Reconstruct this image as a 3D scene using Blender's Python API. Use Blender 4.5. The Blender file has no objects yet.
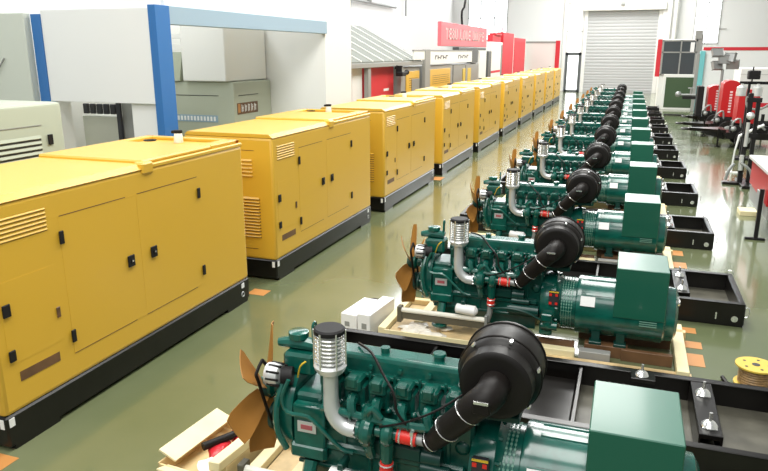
import bpy, bmesh, math, random
from mathutils import Vector, Matrix

S = bpy.context.scene
COL = S.collection
random.seed(7)
PI = math.pi

# ------------------------------------------------------------------ camera
cam_d = bpy.data.cameras.new('camera')
cam = bpy.data.objects.new('camera', cam_d)
COL.objects.link(cam)
X = Vector((0.9423946, 0.33450324, 0.0))            # camera right in the world
U = Vector((-0.08714931, 0.24552538, 0.9654648))    # camera up
D = Vector((0.32295111, -0.90984882, 0.26053352))   # camera back
cam.matrix_world = Matrix(((X.x, U.x, D.x, 0), (X.y, U.y, D.y, 0), (X.z, U.z, D.z, 3.0), (0, 0, 0, 1)))
cam_d.sensor_fit = 'HORIZONTAL'
cam_d.sensor_width = 36.0
cam_d.lens = 680 / 768 * 36.0
cam_d.clip_end = 200
S.camera = cam

# ------------------------------------------------------------------ light
W = bpy.data.worlds.new('world')
S.world = W
W.use_nodes = True
bg = W.node_tree.nodes['Background']
bg.inputs['Color'].default_value = (0.93, 0.97, 1.0, 1)
bg.inputs['Strength'].default_value = 0.30


def area(name, loc, rot, sx, sy, power, col=(1, 1, 1)):
    l = bpy.data.lights.new(name, 'AREA')
    l.shape = 'RECTANGLE'
    l.size, l.size_y = sx, sy
    l.energy = power
    l.color = col
    o = bpy.data.objects.new(name, l)
    o.location, o.rotation_euler = loc, rot
    COL.objects.link(o)


for i, y in enumerate((2, 12, 22, 32, 42, 52)):
    area('skylight', (-1.2, y, 10.0), (0, 0, 0), 5.0, 5.0, 620 if y == 2 else 1000, (1.0, 0.99, 0.95))
area('side_skylight', (-10.5, 24, 9.0), (0, math.radians(-25), 0), 3.0, 40.0, 1500, (0.95, 0.98, 1.0))
area('front_skylight', (-3.0, -2.5, 7.5), (math.radians(62), 0, 0), 10.0, 3.0, 380, (1.0, 1.0, 0.97))

S.view_settings.view_transform = 'Standard'
S.view_settings.look = 'None'
S.view_settings.gamma = 1
S.view_settings.exposure = 0.36
S.view_settings.use_curve_mapping = False


# ------------------------------------------------------------------ materials
def mat(name, col, rough=0.5, metal=0.0, coat=0.0, noise=0.0, nscale=8.0, bump=0.0, emit=None, es=1.0, spec=0.5):
    m = bpy.data.materials.new(name)
    m.use_nodes = True
    nt = m.node_tree
    b = nt.nodes['Principled BSDF']
    b.inputs['Base Color'].default_value = (*col, 1)
    b.inputs['Roughness'].default_value = rough
    b.inputs['Metallic'].default_value = metal
    b.inputs['Coat Weight'].default_value = coat
    b.inputs['Coat Roughness'].default_value = 0.12
    b.inputs['Specular IOR Level'].default_value = spec
    if emit:
        b.inputs['Emission Color'].default_value = (*emit, 1)
        b.inputs['Emission Strength'].default_value = es
    if noise or bump:
        tc = nt.nodes.new('ShaderNodeTexCoord')
        n = nt.nodes.new('ShaderNodeTexNoise')
        n.inputs['Scale'].default_value = nscale
        n.inputs['Detail'].default_value = 4
        nt.links.new(tc.outputs['Object'], n.inputs['Vector'])
        if noise:
            r = nt.nodes.new('ShaderNodeMapRange')
            r.inputs['From Min'].default_value = 0.3
            r.inputs['From Max'].default_value = 0.7
            r.inputs['To Min'].default_value = 1 - noise
            r.inputs['To Max'].default_value = 1 + noise
            nt.links.new(n.outputs['Fac'], r.inputs['Value'])
            mx = nt.nodes.new('ShaderNodeVectorMath')
            mx.operation = 'SCALE'
            mx.inputs[0].default_value = col
            nt.links.new(r.outputs['Result'], mx.inputs['Scale'])
            nt.links.new(mx.outputs['Vector'], b.inputs['Base Color'])
        if bump:
            bp = nt.nodes.new('ShaderNodeBump')
            bp.inputs['Strength'].default_value = bump
            bp.inputs['Distance'].default_value = 0.01
            nt.links.new(n.outputs['Fac'], bp.inputs['Height'])
            nt.links.new(bp.outputs['Normal'], b.inputs['Normal'])
    return m


M = {}
M['yellow'] = mat('yellow_paint', (0.70, 0.415, 0.035), 0.42, coat=0.35)
M['yellow'].node_tree.nodes['Principled BSDF'].inputs['Coat Roughness'].default_value = 0.3
M['black'] = mat('black_paint', (0.007, 0.006, 0.005), 0.28, noise=0.3, nscale=5, spec=0.4)
M['matt_black'] = mat('matt_black', (0.010, 0.009, 0.009), 0.6, spec=0.3)
M['rubber'] = mat('black_rubber', (0.008, 0.006, 0.005), 0.5, spec=0.25, bump=0.1, nscale=30)
M['drum'] = mat('black_plastic', (0.008, 0.0065, 0.0055), 0.45, spec=0.3)
M['green'] = mat('green_engine_paint', (0.003, 0.088, 0.064), 0.25, coat=0.5, noise=0.3, nscale=9)
M['green_cast'] = mat('green_cast_paint', (0.002, 0.072, 0.052), 0.30, coat=0.5, noise=0.3, nscale=14, bump=0.35)
M['green_box'] = mat('green_box_paint', (0.006, 0.100, 0.060), 0.4, coat=0.2)
M['dark_green'] = mat('dark_green_paint', (0.003, 0.045, 0.034), 0.35)
M['silver'] = mat('aluminium', (0.72, 0.73, 0.72), 0.38, metal=0.55)
M['chrome'] = mat('bright_zinc', (0.85, 0.85, 0.82), 0.2, metal=0.8)
M['steel'] = mat('grey_steel', (0.32, 0.33, 0.32), 0.45, metal=0.4)
M['red'] = mat('red_hose', (0.75, 0.03, 0.02), 0.35)
M['white'] = mat('white_paint', (0.86, 0.86, 0.84), 0.4)
M['cream'] = mat('cream_pipe', (0.82, 0.80, 0.70), 0.35)
M['fan'] = mat('brown_fan_plastic', (0.38, 0.17, 0.035), 0.42)
M['fan_olive'] = mat('olive_plastic', (0.40, 0.33, 0.05), 0.4)
M['wood'] = mat('pale_wood', (0.72, 0.55, 0.28), 0.6, noise=0.15, nscale=6)
M['wood_light'] = mat('light_wood', (0.80, 0.70, 0.42), 0.6, noise=0.1, nscale=5)
M['ply'] = mat('plywood', (0.62, 0.46, 0.24), 0.55, noise=0.2, nscale=7)
M['brown'] = mat('brown_beam', (0.14, 0.07, 0.03), 0.5, noise=0.3, nscale=5)
M['orange'] = mat('orange_tape', (0.50, 0.22, 0.06), 0.5)
M['wall'] = mat('white_wall', (0.80, 0.81, 0.80), 0.8)
M['shutter'] = mat('shutter_grey', (0.47, 0.48, 0.48), 0.5)
M['frame_white'] = mat('frame_white', (0.80, 0.80, 0.76), 0.5)
M['dark_frame'] = mat('dark_frame', (0.10, 0.11, 0.11), 0.5)
M['pane'] = mat('daylit_glass', (0.9, 0.93, 0.95), 0.2, emit=(0.95, 0.98, 1.0), es=1.1)
M['clerestory'] = mat('clerestory_glass', (0.9, 0.93, 0.95), 0.2, emit=(0.95, 0.98, 1.0), es=5.0)
M['greige'] = mat('greige_panel', (0.52, 0.52, 0.44), 0.6)
M['pale_green'] = mat('pale_green_canopy', (0.44, 0.48, 0.37), 0.5)
M['canopy_side'] = mat('canopy_grey_green', (0.44, 0.47, 0.37), 0.5)
M['partition'] = mat('pale_partition', (0.62, 0.65, 0.57), 0.6)
M['louvre_shadow'] = mat('louvre_shade_ochre', (0.40, 0.21, 0.02), 0.6)  # darkened yellow, paints the shade between the side slats
M['faded_red'] = mat('faded_red_print', (0.42, 0.10, 0.11), 0.5)
M['sign_white'] = mat('pinkish_white', (0.80, 0.55, 0.55), 0.5)
M['wall_low_bounce'] = mat('low_bounce_wall', (0.36, 0.37, 0.36), 0.8)  # white wall greyed so it bounces less light onto the yellow sides
M['blue'] = mat('blue_panel', (0.03, 0.16, 0.44), 0.45)
M['blue_pale'] = mat('pale_blue_beam', (0.30, 0.42, 0.52), 0.5)
M['red_panel'] = mat('red_panel', (0.62, 0.02, 0.035), 0.5)
M['red_machine'] = mat('red_machine_paint', (0.50, 0.012, 0.014), 0.35, coat=0.2)
M['pink'] = mat('faded_red_sign', (0.72, 0.16, 0.19), 0.5)
M['olive'] = mat('olive_board', (0.045, 0.085, 0.035), 0.5)
M['teal'] = mat('teal_pillar', (0.16, 0.50, 0.52), 0.5)
M['grey'] = mat('mid_grey', (0.30, 0.30, 0.28), 0.5)
M['roof'] = mat('roof_grey', (0.17, 0.18, 0.15), 0.6)
M['dark_glass'] = mat('office_glass', (0.06, 0.07, 0.075), 0.15)
M['foam'] = mat('white_foam', (0.88, 0.87, 0.85), 0.6)
M['plastic'] = mat('crumpled_film', (0.75, 0.70, 0.60), 0.25, bump=0.6, nscale=20)
M['red_bag'] = mat('red_film', (0.55, 0.02, 0.03), 0.3, bump=0.8, nscale=18)
M['spool'] = mat('yellow_spool', (0.66, 0.47, 0.07), 0.45)
M['cable'] = mat('brown_cable', (0.33, 0.20, 0.08), 0.45, noise=0.3, nscale=30)
M['ink'] = mat('dark_ink', (0.03, 0.03, 0.035), 0.5)
M['yellow_ink'] = mat('yellow_ink', (0.75, 0.5, 0.03), 0.5)


def floor_mat():
    m = bpy.data.materials.new('epoxy_floor')
    m.use_nodes = True
    nt = m.node_tree
    b = nt.nodes['Principled BSDF']
    tc = nt.nodes.new('ShaderNodeTexCoord')
    n = nt.nodes.new('ShaderNodeTexNoise')
    n.inputs['Scale'].default_value = 0.5
    n.inputs['Detail'].default_value = 5
    nt.links.new(tc.outputs['Object'], n.inputs['Vector'])
    cr = nt.nodes.new('ShaderNodeValToRGB')
    cr.color_ramp.elements[0].position = 0.35
    cr.color_ramp.elements[0].color = (0.115, 0.140, 0.066, 1)
    cr.color_ramp.elements[1].position = 0.68
    cr.color_ramp.elements[1].color = (0.160, 0.178, 0.092, 1)
    nt.links.new(n.outputs['Fac'], cr.inputs['Fac'])
    nt.links.new(cr.outputs['Color'], b.inputs['Base Color'])
    n2 = nt.nodes.new('ShaderNodeTexNoise')
    n2.inputs['Scale'].default_value = 1.3
    n2.inputs['Detail'].default_value = 3
    nt.links.new(tc.outputs['Object'], n2.inputs['Vector'])
    mr = nt.nodes.new('ShaderNodeMapRange')
    mr.inputs['To Min'].default_value = 0.10
    mr.inputs['To Max'].default_value = 0.30
    nt.links.new(n2.outputs['Fac'], mr.inputs['Value'])
    nt.links.new(mr.outputs['Result'], b.inputs['Roughness'])
    bp = nt.nodes.new('ShaderNodeBump')
    bp.inputs['Strength'].default_value = 0.03
    bp.inputs['Distance'].default_value = 0.05
    nt.links.new(n2.outputs['Fac'], bp.inputs['Height'])
    nt.links.new(bp.outputs['Normal'], b.inputs['Normal'])
    b.inputs['Coat Weight'].default_value = 0.5
    b.inputs['Coat Roughness'].default_value = 0.08
    b.inputs['Specular IOR Level'].default_value = 0.7
    return m


M['floor'] = floor_mat()
M['white_stone'] = mat('white_stone', (0.80, 0.80, 0.76), 0.6)
M['steel_light'] = mat('pale_steel', (0.62, 0.62, 0.58), 0.4)


# ------------------------------------------------------------------ mesh helpers
def frame_of(d):
    d = Vector(d).normalized()
    a = Vector((0, 0, 1)) if abs(d.z) < 0.9 else Vector((1, 0, 0))
    u = d.cross(a).normalized()
    return u, d.cross(u).normalized()


class MB:
    def __init__(self):
        self.bm = bmesh.new()
        self.fine = False

    def box(self, x0, x1, y0, y1, z0, z1, bev=0.0, seg=1):
        if seg > 1: self.fine = True
        t = bmesh.new()
        bmesh.ops.create_cube(t, size=1)
        for v in t.verts:
            v.co = Vector(((x0 + x1) / 2 + v.co.x * (x1 - x0), (y0 + y1) / 2 + v.co.y * (y1 - y0), (z0 + z1) / 2 + v.co.z * (z1 - z0)))
        if bev:
            bmesh.ops.bevel(t, geom=t.edges[:], offset=bev, segments=seg, affect='EDGES', profile=0.5)
        self._merge(t)
        return self

    def obox(self, c, ux, uy, uz, sx, sy, sz, bev=0.0):
        """box at centre c with axes ux, uy, uz and full sizes"""
        t = bmesh.new()
        bmesh.ops.create_cube(t, size=1)
        if bev:
            pass
        ux, uy, uz, c = Vector(ux).normalized(), Vector(uy).normalized(), Vector(uz).normalized(), Vector(c)
        for v in t.verts:
            v.co = c + ux * v.co.x * sx + uy * v.co.y * sy + uz * v.co.z * sz
        if bev:
            bmesh.ops.bevel(t, geom=t.edges[:], offset=bev, segments=1, affect='EDGES')
        self._merge(t)
        return self

    def _merge(self, t):
        me = bpy.data.meshes.new('tmp')
        t.to_mesh(me)
        t.free()
        self.bm.from_mesh(me)
        bpy.data.meshes.remove(me)

    def ring_sweep(self, rings, close=True, cap=True):
        vs = [[self.bm.verts.new(p) for p in r] for r in rings]
        n = len(vs[0])
        for a, b in zip(vs, vs[1:]):
            for i in range(n):
                j = (i + 1) % n
                self.bm.faces.new((a[i], a[j], b[j], b[i]))
        if cap:
            self.bm.faces.new(vs[0][::-1])
            self.bm.faces.new(vs[-1])
        return self

    def cyl(self, p0, p1, r0, r1=None, seg=16, cap=True):
        r1 = r0 if r1 is None else r1
        p0, p1 = Vector(p0), Vector(p1)
        u, w = frame_of(p1 - p0)
        rings = []
        for p, r in ((p0, r0), (p1, r1)):
            rings.append([p + (u * math.cos(2 * PI * i / seg) + w * math.sin(2 * PI * i / seg)) * r for i in range(seg)])
        return self.ring_sweep(rings, cap=cap)

    def lathe(self, p0, axis, prof, seg=24):
        """prof: list of (distance along axis, radius)"""
        p0, axis = Vector(p0), Vector(axis).normalized()
        u, w = frame_of(axis)
        rings = []
        for d, r in prof:
            r = max(r, 0.0005)
            rings.append([p0 + axis * d + (u * math.cos(2 * PI * i / seg) + w * math.sin(2 * PI * i / seg)) * r for i in range(seg)])
        return self.ring_sweep(rings)

    def tube(self, pts, r, seg=8, smooth=3):
        pts = [Vector(p) for p in pts]
        rr = r if isinstance(r, (list, tuple)) else [r] * len(pts)
        if smooth and len(pts) > 2:                 # Catmull-Rom
            q, qr = [], []
            for i in range(len(pts) - 1):
                a = pts[max(i - 1, 0)]; b = pts[i]; c = pts[i + 1]; d = pts[min(i + 2, len(pts) - 1)]
                for k in range(smooth):
                    t = k / smooth
                    q.append(0.5 * ((2 * b) + (c - a) * t + (2 * a - 5 * b + 4 * c - d) * t * t + (3 * b - a - 3 * c + d) * t ** 3))
                    qr.append(rr[i] * (1 - t) + rr[i + 1] * t)
            q.append(pts[-1]); qr.append(rr[-1])
            pts, rr = q, qr
        rings = []
        u = None
        for i, p in enumerate(pts):
            d = (pts[min(i + 1, len(pts) - 1)] - pts[max(i - 1, 0)]).normalized()
            if u is None:
                u, w = frame_of(d)
            else:
                u = (u - d * u.dot(d)).normalized()
            w = d.cross(u).normalized()
            rings.append([p + (u * math.cos(2 * PI * j / seg) + w * math.sin(2 * PI * j / seg)) * rr[i] for j in range(seg)])
        return self.ring_sweep(rings)

    def torus(self, c, axis, R, r, seg=20, sub=8, a0=0.0, a1=2 * PI):
        c, axis = Vector(c), Vector(axis).normalized()
        u, w = frame_of(axis)
        full = abs(a1 - a0 - 2 * PI) < 1e-6
        n = seg if full else seg + 1
        vs = []
        for i in range(n):
            a = a0 + (a1 - a0) * i / seg
            d = u * math.cos(a) + w * math.sin(a)
            vs.append([self.bm.verts.new(c + d * (R + r * math.cos(2 * PI * j / sub)) + axis * (r * math.sin(2 * PI * j / sub))) for j in range(sub)])
        for i in range(seg):
            a, b = vs[i], vs[(i + 1) % n]
            for j in range(sub):
                k = (j + 1) % sub
                self.bm.faces.new((a[j], a[k], b[k], b[j]))
        if not full:
            self.bm.faces.new(vs[0][::-1]); self.bm.faces.new(vs[-1])
        return self

    def prism(self, poly, axis, a, b):
        """poly of 2-D points swept along 'x','y' or 'z' from a to b"""
        def P(p, t):
            return {'x': (t, p[0], p[1]), 'y': (p[0], t, p[1]), 'z': (p[0], p[1], t)}[axis]
        return self.ring_sweep([[P(p, a) for p in poly], [P(p, b) for p in poly]])

    def sphere(self, c, rx, ry=None, rz=None, jitter=0.0, sub=2):
        t = bmesh.new()
        bmesh.ops.create_icosphere(t, subdivisions=sub, radius=1)
        for v in t.verts:
            k = 1 + random.uniform(-jitter, jitter)
            v.co = Vector((c[0] + v.co.x * rx * k, c[1] + v.co.y * (ry or rx) * k, c[2] + v.co.z * (rz or rx) * k))
        self._merge(t)
        return self

    def build(self, name, m, parent=None, angle=35):
        bmesh.ops.recalc_face_normals(self.bm, faces=self.bm.faces[:])
        me = bpy.data.meshes.new(name)
        self.bm.to_mesh(me)
        self.bm.free()
        for p in me.polygons:
            p.use_smooth = True
        me.set_sharp_from_angle(angle=math.radians(20 if self.fine else angle))
        me.materials.append(M[m] if isinstance(m, str) else m)
        o = bpy.data.objects.new(name, me)
        COL.objects.link(o)
        if parent:
            o.parent = parent
        return o


def tag(o, label, cat, group=None, kind=None):
    if label: o['label'] = label
    if cat: o['category'] = cat
    if group: o['group'] = group
    if kind: o['kind'] = kind
    return o


def thing(name, loc, label, cat, group=None, rz=0.0):
    o = bpy.data.objects.new(name, None)
    o.location = loc
    o.rotation_euler = (0, 0, rz)
    o.empty_display_size = 0.2
    COL.objects.link(o)
    return tag(o, label, cat, group)


def struct(name, mb, m, parent=None):
    o = mb.build(name, m, parent)
    if not parent:
        o['kind'] = 'structure'
    return o


def dup(root, loc, label=None, group=None, rz=None):
    r = root.copy(); COL.objects.link(r); r.location = loc
    if rz is not None: r.rotation_euler = (0, 0, rz)
    if label: r['label'] = label
    if group: r['group'] = group
    for ch in list(root.children):
        c = ch.copy(); COL.objects.link(c); c.parent = r
        for g in list(ch.children):
            d = g.copy(); COL.objects.link(d); d.parent = c
    return r


# ------------------------------------------------------------------ the hall
struct('floor', MB().box(-14, 9, -3, 56.2, -0.2, 0), 'floor')
YB = 56.0
wb = MB()
wb.box(-14, -5.05, YB, YB + .2, 0, 7.6)            # left of the glass door
wb.box(2.3, 9, YB, YB + .2, 0, 7.6)
wb.box(-5.05, 2.3, YB + .13, YB + .3, 5.95, 7.6)
wb.box(-14, 9, YB, YB + .2, 12.2, 12.8)
struct('wall_back', wb, 'wall')
struct('wall_left', MB().box(-14.2, -14, -3, YB + .2, 0, 12.8), 'wall')
struct('wall_right', MB().box(9, 9.2, -3, YB + .2, 0, 12.8), 'wall_low_bounce')

# roller shutter
sh = MB()
sh.box(-3.55, 1.55, YB + .06, YB + .12, 0, 6.0)
z = 0.12
while z < 6.0:
    sh.prism([(YB + .06, z), (YB + .045, z + .02), (YB + .045, z + .14), (YB + .06, z + .16)], 'x', -3.55, 1.55)
    z += .20 if z < 1.6 else .24
d1 = struct('door_1', sh, 'shutter')
MB().box(-3.9, 1.95, YB - .45, YB + .02, 5.98, 6.55, .03).build('shutter_box', 'frame_white', d1)
MB().box(-3.75, -3.5, YB - .08, YB + .1, 0, 6.0, .01).build('guide_rail', 'frame_white', d1)
MB().box(1.5, 1.75, YB - .08, YB + .1, 0, 6.0, .01).build('guide_rail', 'frame_white', d1)
struct('trim_1', MB().box(1.76, 2.35, YB - .25, YB + .1, 0, 7.0, .02), 'frame_white')
struct('trim_2', MB().box(-5.25, -5.0, YB - .1, YB + .15, 0, 7.2, .02), 'frame_white')
tag(MB().box(-1.2, -0.9, YB - .62, YB - .46, 6.35, 6.6, .02).build('door_motor', 'steel'), 'small grey motor housing on the white roller shutter box', 'motor')

# glass door with transom lights
d2 = struct('door_2', MB().box(-4.82, -3.92, YB + .08, YB + .12, .1, 2.75), 'pane')
fr = MB()
fr.box(-4.95, -4.78, YB, YB + .14, 0, 2.95).box(-3.98, -3.8, YB, YB + .14, 0, 2.95).box(-4.95, -3.8, YB, YB + .14, 2.75, 2.95).box(-4.95, -3.8, YB, YB + .14, 0, .14)
fr.build('door_frame', 'dark_frame', d2)
MB().cyl((-4.1, YB - .06, 1.0), (-4.1, YB - .06, 1.4), .02).cyl((-4.1, YB - .06, 1.05), (-4.1, YB + .02, 1.05), .012).cyl((-4.1, YB - .06, 1.35), (-4.1, YB + .02, 1.35), .012).build('door_handle', 'steel', d2)
w1 = struct('window_1', MB().box(-4.9, -3.85, YB + .08, YB + .12, 2.98, 6.5), 'pane')
MB().box(-4.98, -4.86, YB, YB + .14, 2.95, 6.6).box(-3.92, -3.78, YB, YB + .14, 2.95, 6.6).box(-4.95, -3.8, YB, YB + .14, 4.48, 4.55).box(-4.95, -3.8, YB, YB + .14, 6.5, 6.62).build('window_frame', 'frame_white', w1)

# high windows right of the shutter and at the end of the left wall
w2 = struct('window_2', MB().box(3.95, 5.6, YB - .02, YB + .01, 3.6, 7.2), 'pane')
g = MB()
for x in (3.95, 4.75, 5.6): g.box(x - .02, x + .02, YB - .06, YB - .01, 3.6, 7.2)
for zz in (3.6, 4.6, 5.5, 6.4): g.box(3.95, 6.1 if zz == 4.6 else 5.6, YB - .06, YB - .01, zz - .02, zz + .02)
g.build('window_frame', 'grey', w2)
w3 = struct('window_3', MB().box(-12.7, -9.6, YB - .02, YB + .01, 3.9, 7.6), 'pane')
g = MB()
for x in (-12.7, -11.7, -10.6, -9.6): g.box(x - .03, x + .03, YB - .06, YB - .01, 3.9, 7.6)
for zz in (3.9, 5.6, 7.4): g.box(-12.7, -9.6, YB - .06, YB - .01, zz - .03, zz + .03)
g.build('window_frame', 'steel', w3)

# clerestory band above, its daylight is what the glossy floor mirrors
w4 = struct('window_4', MB().box(-14, 9, YB + .08, YB + .12, 7.6, 12.2), 'clerestory')
g = MB()
for i in range(11): g.box(-14 + i * 2.3 - .04, -14 + i * 2.3 + .04, YB - .02, YB + .1, 7.6, 12.2)
for zz in (7.6, 9.9, 12.2): g.box(-14, 9, YB - .02, YB + .1, zz - .05, zz + .05)
g.build('window_frame', 'frame_white', w4)

# round duct beside the shutter
tag(MB().cyl((2.65, YB - .3, 3.7), (2.65, YB - .3, 7.9), .14).torus((2.65, YB - .3, 5.2), (0, 0, 1), .145, .02).torus((2.65, YB - .3, 6.4), (0, 0, 1), .145, .02).build('wall_pipe', 'frame_white'),
    'white vertical pipe on the end wall right of the roller shutter', 'pipe')

# services on the left wall
p = MB()
p.tube([(-13.8, 29, 4.75), (-13.8, 31.5, 4.75), (-13.8, 33.5, 4.8), (-13.8, 33.6, 5.1), (-13.8, 34, 5.6), (-13.8, 41, 5.6)], .07, smooth=0)
p.cyl((-13.8, 36.5, 5.6), (-13.8, 36.5, 7.9), .13)
tag(p.build('wall_duct', 'steel'), 'grey pipe run stepping up the left wall above the ribbed awning', 'duct')
p = MB().tube([(-13.8, 43, 7.9), (-13.8, 43, 5.2)], .05)
tag(p.build('wall_pipe', 'steel'), 'thin grey drop pipe on the left wall left of the black cable', 'pipe')

# ------------------------------------------------------------------ yellow generator sets
XF, XB, UL, UP = -4.28, -5.62, 3.6, 4.33      # side plane, back plane, length, pitch
UX = (XF + XB) / 2


def make_unit():
    r = thing('generator_set', (UX, 3.42, 0), 'yellow canopied generator set nearest the camera, cut by the picture edge', 'generator')
    a, b = XF - UX, XB - UX          # +0.67 / -0.67
    m = MB()
    m.box(b, a, 0, UL, .29, 1.93, .035, 2)
    m.build('canopy_body', 'yellow', r)
    # roof: two lids, the far one a little higher, with a sunk tray round the exhaust
    m = MB()
    m.prism([(b + .01, 1.93), (a + .005, 1.93), (a - .05, 1.975), (b + .06, 1.975)], 'y', 0.01, 1.86)
    rf = m.build('roof_panel', 'yellow', r)
    m = MB()
    m.box(b + .0, a + .004, 1.86, UL + .003, 1.92, 1.965, .01)
    m.box(b + .03, a - .03, 1.86, 3.02, 1.96, 2.005, .015)
    m.box(b + .03, b + .14, 3.02, UL - .01, 1.96, 2.005, .01)
    m.box(a - .20, a - .03, 3.02, UL - .01, 1.96, 2.005, .01)
    m.box(b + .03, a - .03, UL - .09, UL - .01, 1.96, 2.005, .01)
    m.box(a - .10, a + .02, 1.80, 1.96, 1.88, 1.99, .015)
    m.build('roof_panel', 'yellow', r)
    m = MB().lathe((-.26, 3.0 + .18 - .05, 2.004), (0, 0, 1), [(0, .07), (.012, .075), (.012, .05), (.004, .045)])
    m.build('filler_cap', 'matt_black', r)
    e = MB().lathe((-.02, 3.44 - .1, 1.96), (0, 0, 1), [(0, .045), (.02, .055), (.12, .045), (.125, .042)]).build('exhaust_stack', 'white', r)
    MB().lathe((-.02, 3.44 - .1, 2.08), (0, 0, 1), [(0, .048), (.02, .052), (.035, .048), (.035, .03)]).box(-.10, -.05, 3.31, 3.37, 2.075, 2.11, .008).build('exhaust_flap', 'matt_black', e)
    # black skid
    m = MB()
    m.box(b + .0, a - .0, 0.0, UL, 0.03, .29, .015)
    m.box(b, a, .05, .5, 0, .05).box(b, a, UL - .5, UL - .05, 0, .05)
    sk = m.build('skid_base', 'black', r)
    MB().box(a - .07, a - .03, -.004, 0.002, .19, .27).build('skid_label', 'white', sk)
    MB().box(a, a + .004, 3.42, 3.48, .20, .26).build('skid_label', 'white', sk)
    MB().box(a, a + .004, .02, .07, .20, .27).build('skid_label', 'white', sk)
    MB().torus((a + .004, 3.44, .12), (1, 0, 0), .03, .008, 12, 6).build('lifting_eye', 'steel', sk)
    # side doors: thin plates whose edges make the seams
    for k, (y0, y1) in enumerate(((.74, 1.66), (1.69, 2.66))):
        d = MB().box(a - .012, a + .0015, y0, y1, .515, 1.715).build('door', 'yellow', r)
        MB().box(a - .004, a + .003, y0 + .01, y1 - (.12 if k == 0 else .0), 1.712, 1.718).build('top_seam', 'brown', d)
        MB().box(a - .004, a + .003, y0, y1 - .12, .512, .517).build('bottom_seam', 'brown', d)
        yl = 1.53 if k == 0 else 1.86
        MB().box(a + .006, a + .02, yl - .045, yl + .045, 1.055, 1.165, .004).box(a + .02, a + .03, yl - .012, yl + .012, 1.09, 1.13).build('door_lock', 'matt_black', d)
        MB().box(a + .02, a + .034, yl - .008, yl + .012, 1.105, 1.12).build('key_slot', 'chrome', d)
        for zh in (1.54, .675):
            yh = .74 if k == 0 else 2.66
            MB().box(a + .006, a + .022, yh - .02, yh + .025, zh - .055, zh + .055, .004).build('hinge', 'matt_black', d)
    d = MB().box(a - .012, a + .0015, .10, .64, .68, 1.34).build('panel', 'yellow', r)
    MB().box(a + .005, a + .02, .1, .17, 1.07, 1.17, .004).build('panel_latch', 'matt_black', d)
    MB().box(a + .005, a + .02, .1, .16, .71, .80, .004).build('panel_latch', 'matt_black', d)
    MB().box(a + .003, a + .012, .60, .64, .89, .98, .004).build('panel_hinge', 'brown', d)
    # louvres on the side
    m = MB()
    for i in range(6):
        z = 1.635 + i * .033
        m.prism([(a - .005, z), (a + .007, z + .004), (a - .005, z + .022)], 'y', .12, .62)
    m.build('side_louvre', 'yellow', r)
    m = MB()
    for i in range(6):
        m.box(a, a + .002, .12, .62, 1.628 + i * .033, 1.636 + i * .033)  # thin strips with the slat shade put into their colour
    m.build('side_louvre_shade', 'louvre_shadow', r)
    # fork pocket in the lower side panel
    MB().box(a - .01, a + .003, .18, .58, .52, .60).build('fork_slot', 'brown', r)
    # front face: small vents over a tall intake louvre
    m = MB()
    for i in range(13):
        z = .60 + i * .043
        m.prism([(.003, z), (-.024, z + .003), (.003, z + .028)], 'x', -.45, a - .22)
    m.build('intake_louvre', 'yellow', r)
    m = MB()
    for i in range(13):
        z = .595 + i * .043
        m.box(-.46, a - .21, -.004, .0, z - .006, z + .006)
    m.build('louvre_gap', 'brown', r)
    m = MB()
    for i in range(5):
        z = 1.42 + i * .05
        m.prism([(.003, z), (-.02, z + .003), (.003, z + .03)], 'x', .05, a - .30)
    m.build('upper_vent', 'yellow', r)
    MB().box(-.5, a - .27, -.004, .002, 1.758, 1.764).box(-.5, a - .27, -.004, .002, .43, .436).build('front_seam', 'brown', r)
    return r


u0 = make_unit()
units = [u0]
ORD = ['second', 'third', 'fourth', 'fifth', 'sixth', 'seventh', 'eighth', 'ninth', 'tenth']
GU = 'yellow generator sets in the left row'
u0['group'] = GU
for k in range(1, 10):
    if k < 9:
        lb = f'yellow canopied generator set, {ORD[k-1]} from the camera in the left row'
    else:
        lb = 'yellow canopied generator set at the far end of the row, by the glass door'
    units.append(dup(u0, (UX, 3.42 + UP * k, 0), lb, GU))

# ------------------------------------------------------------------ black base frames
FP = 3.27


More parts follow.
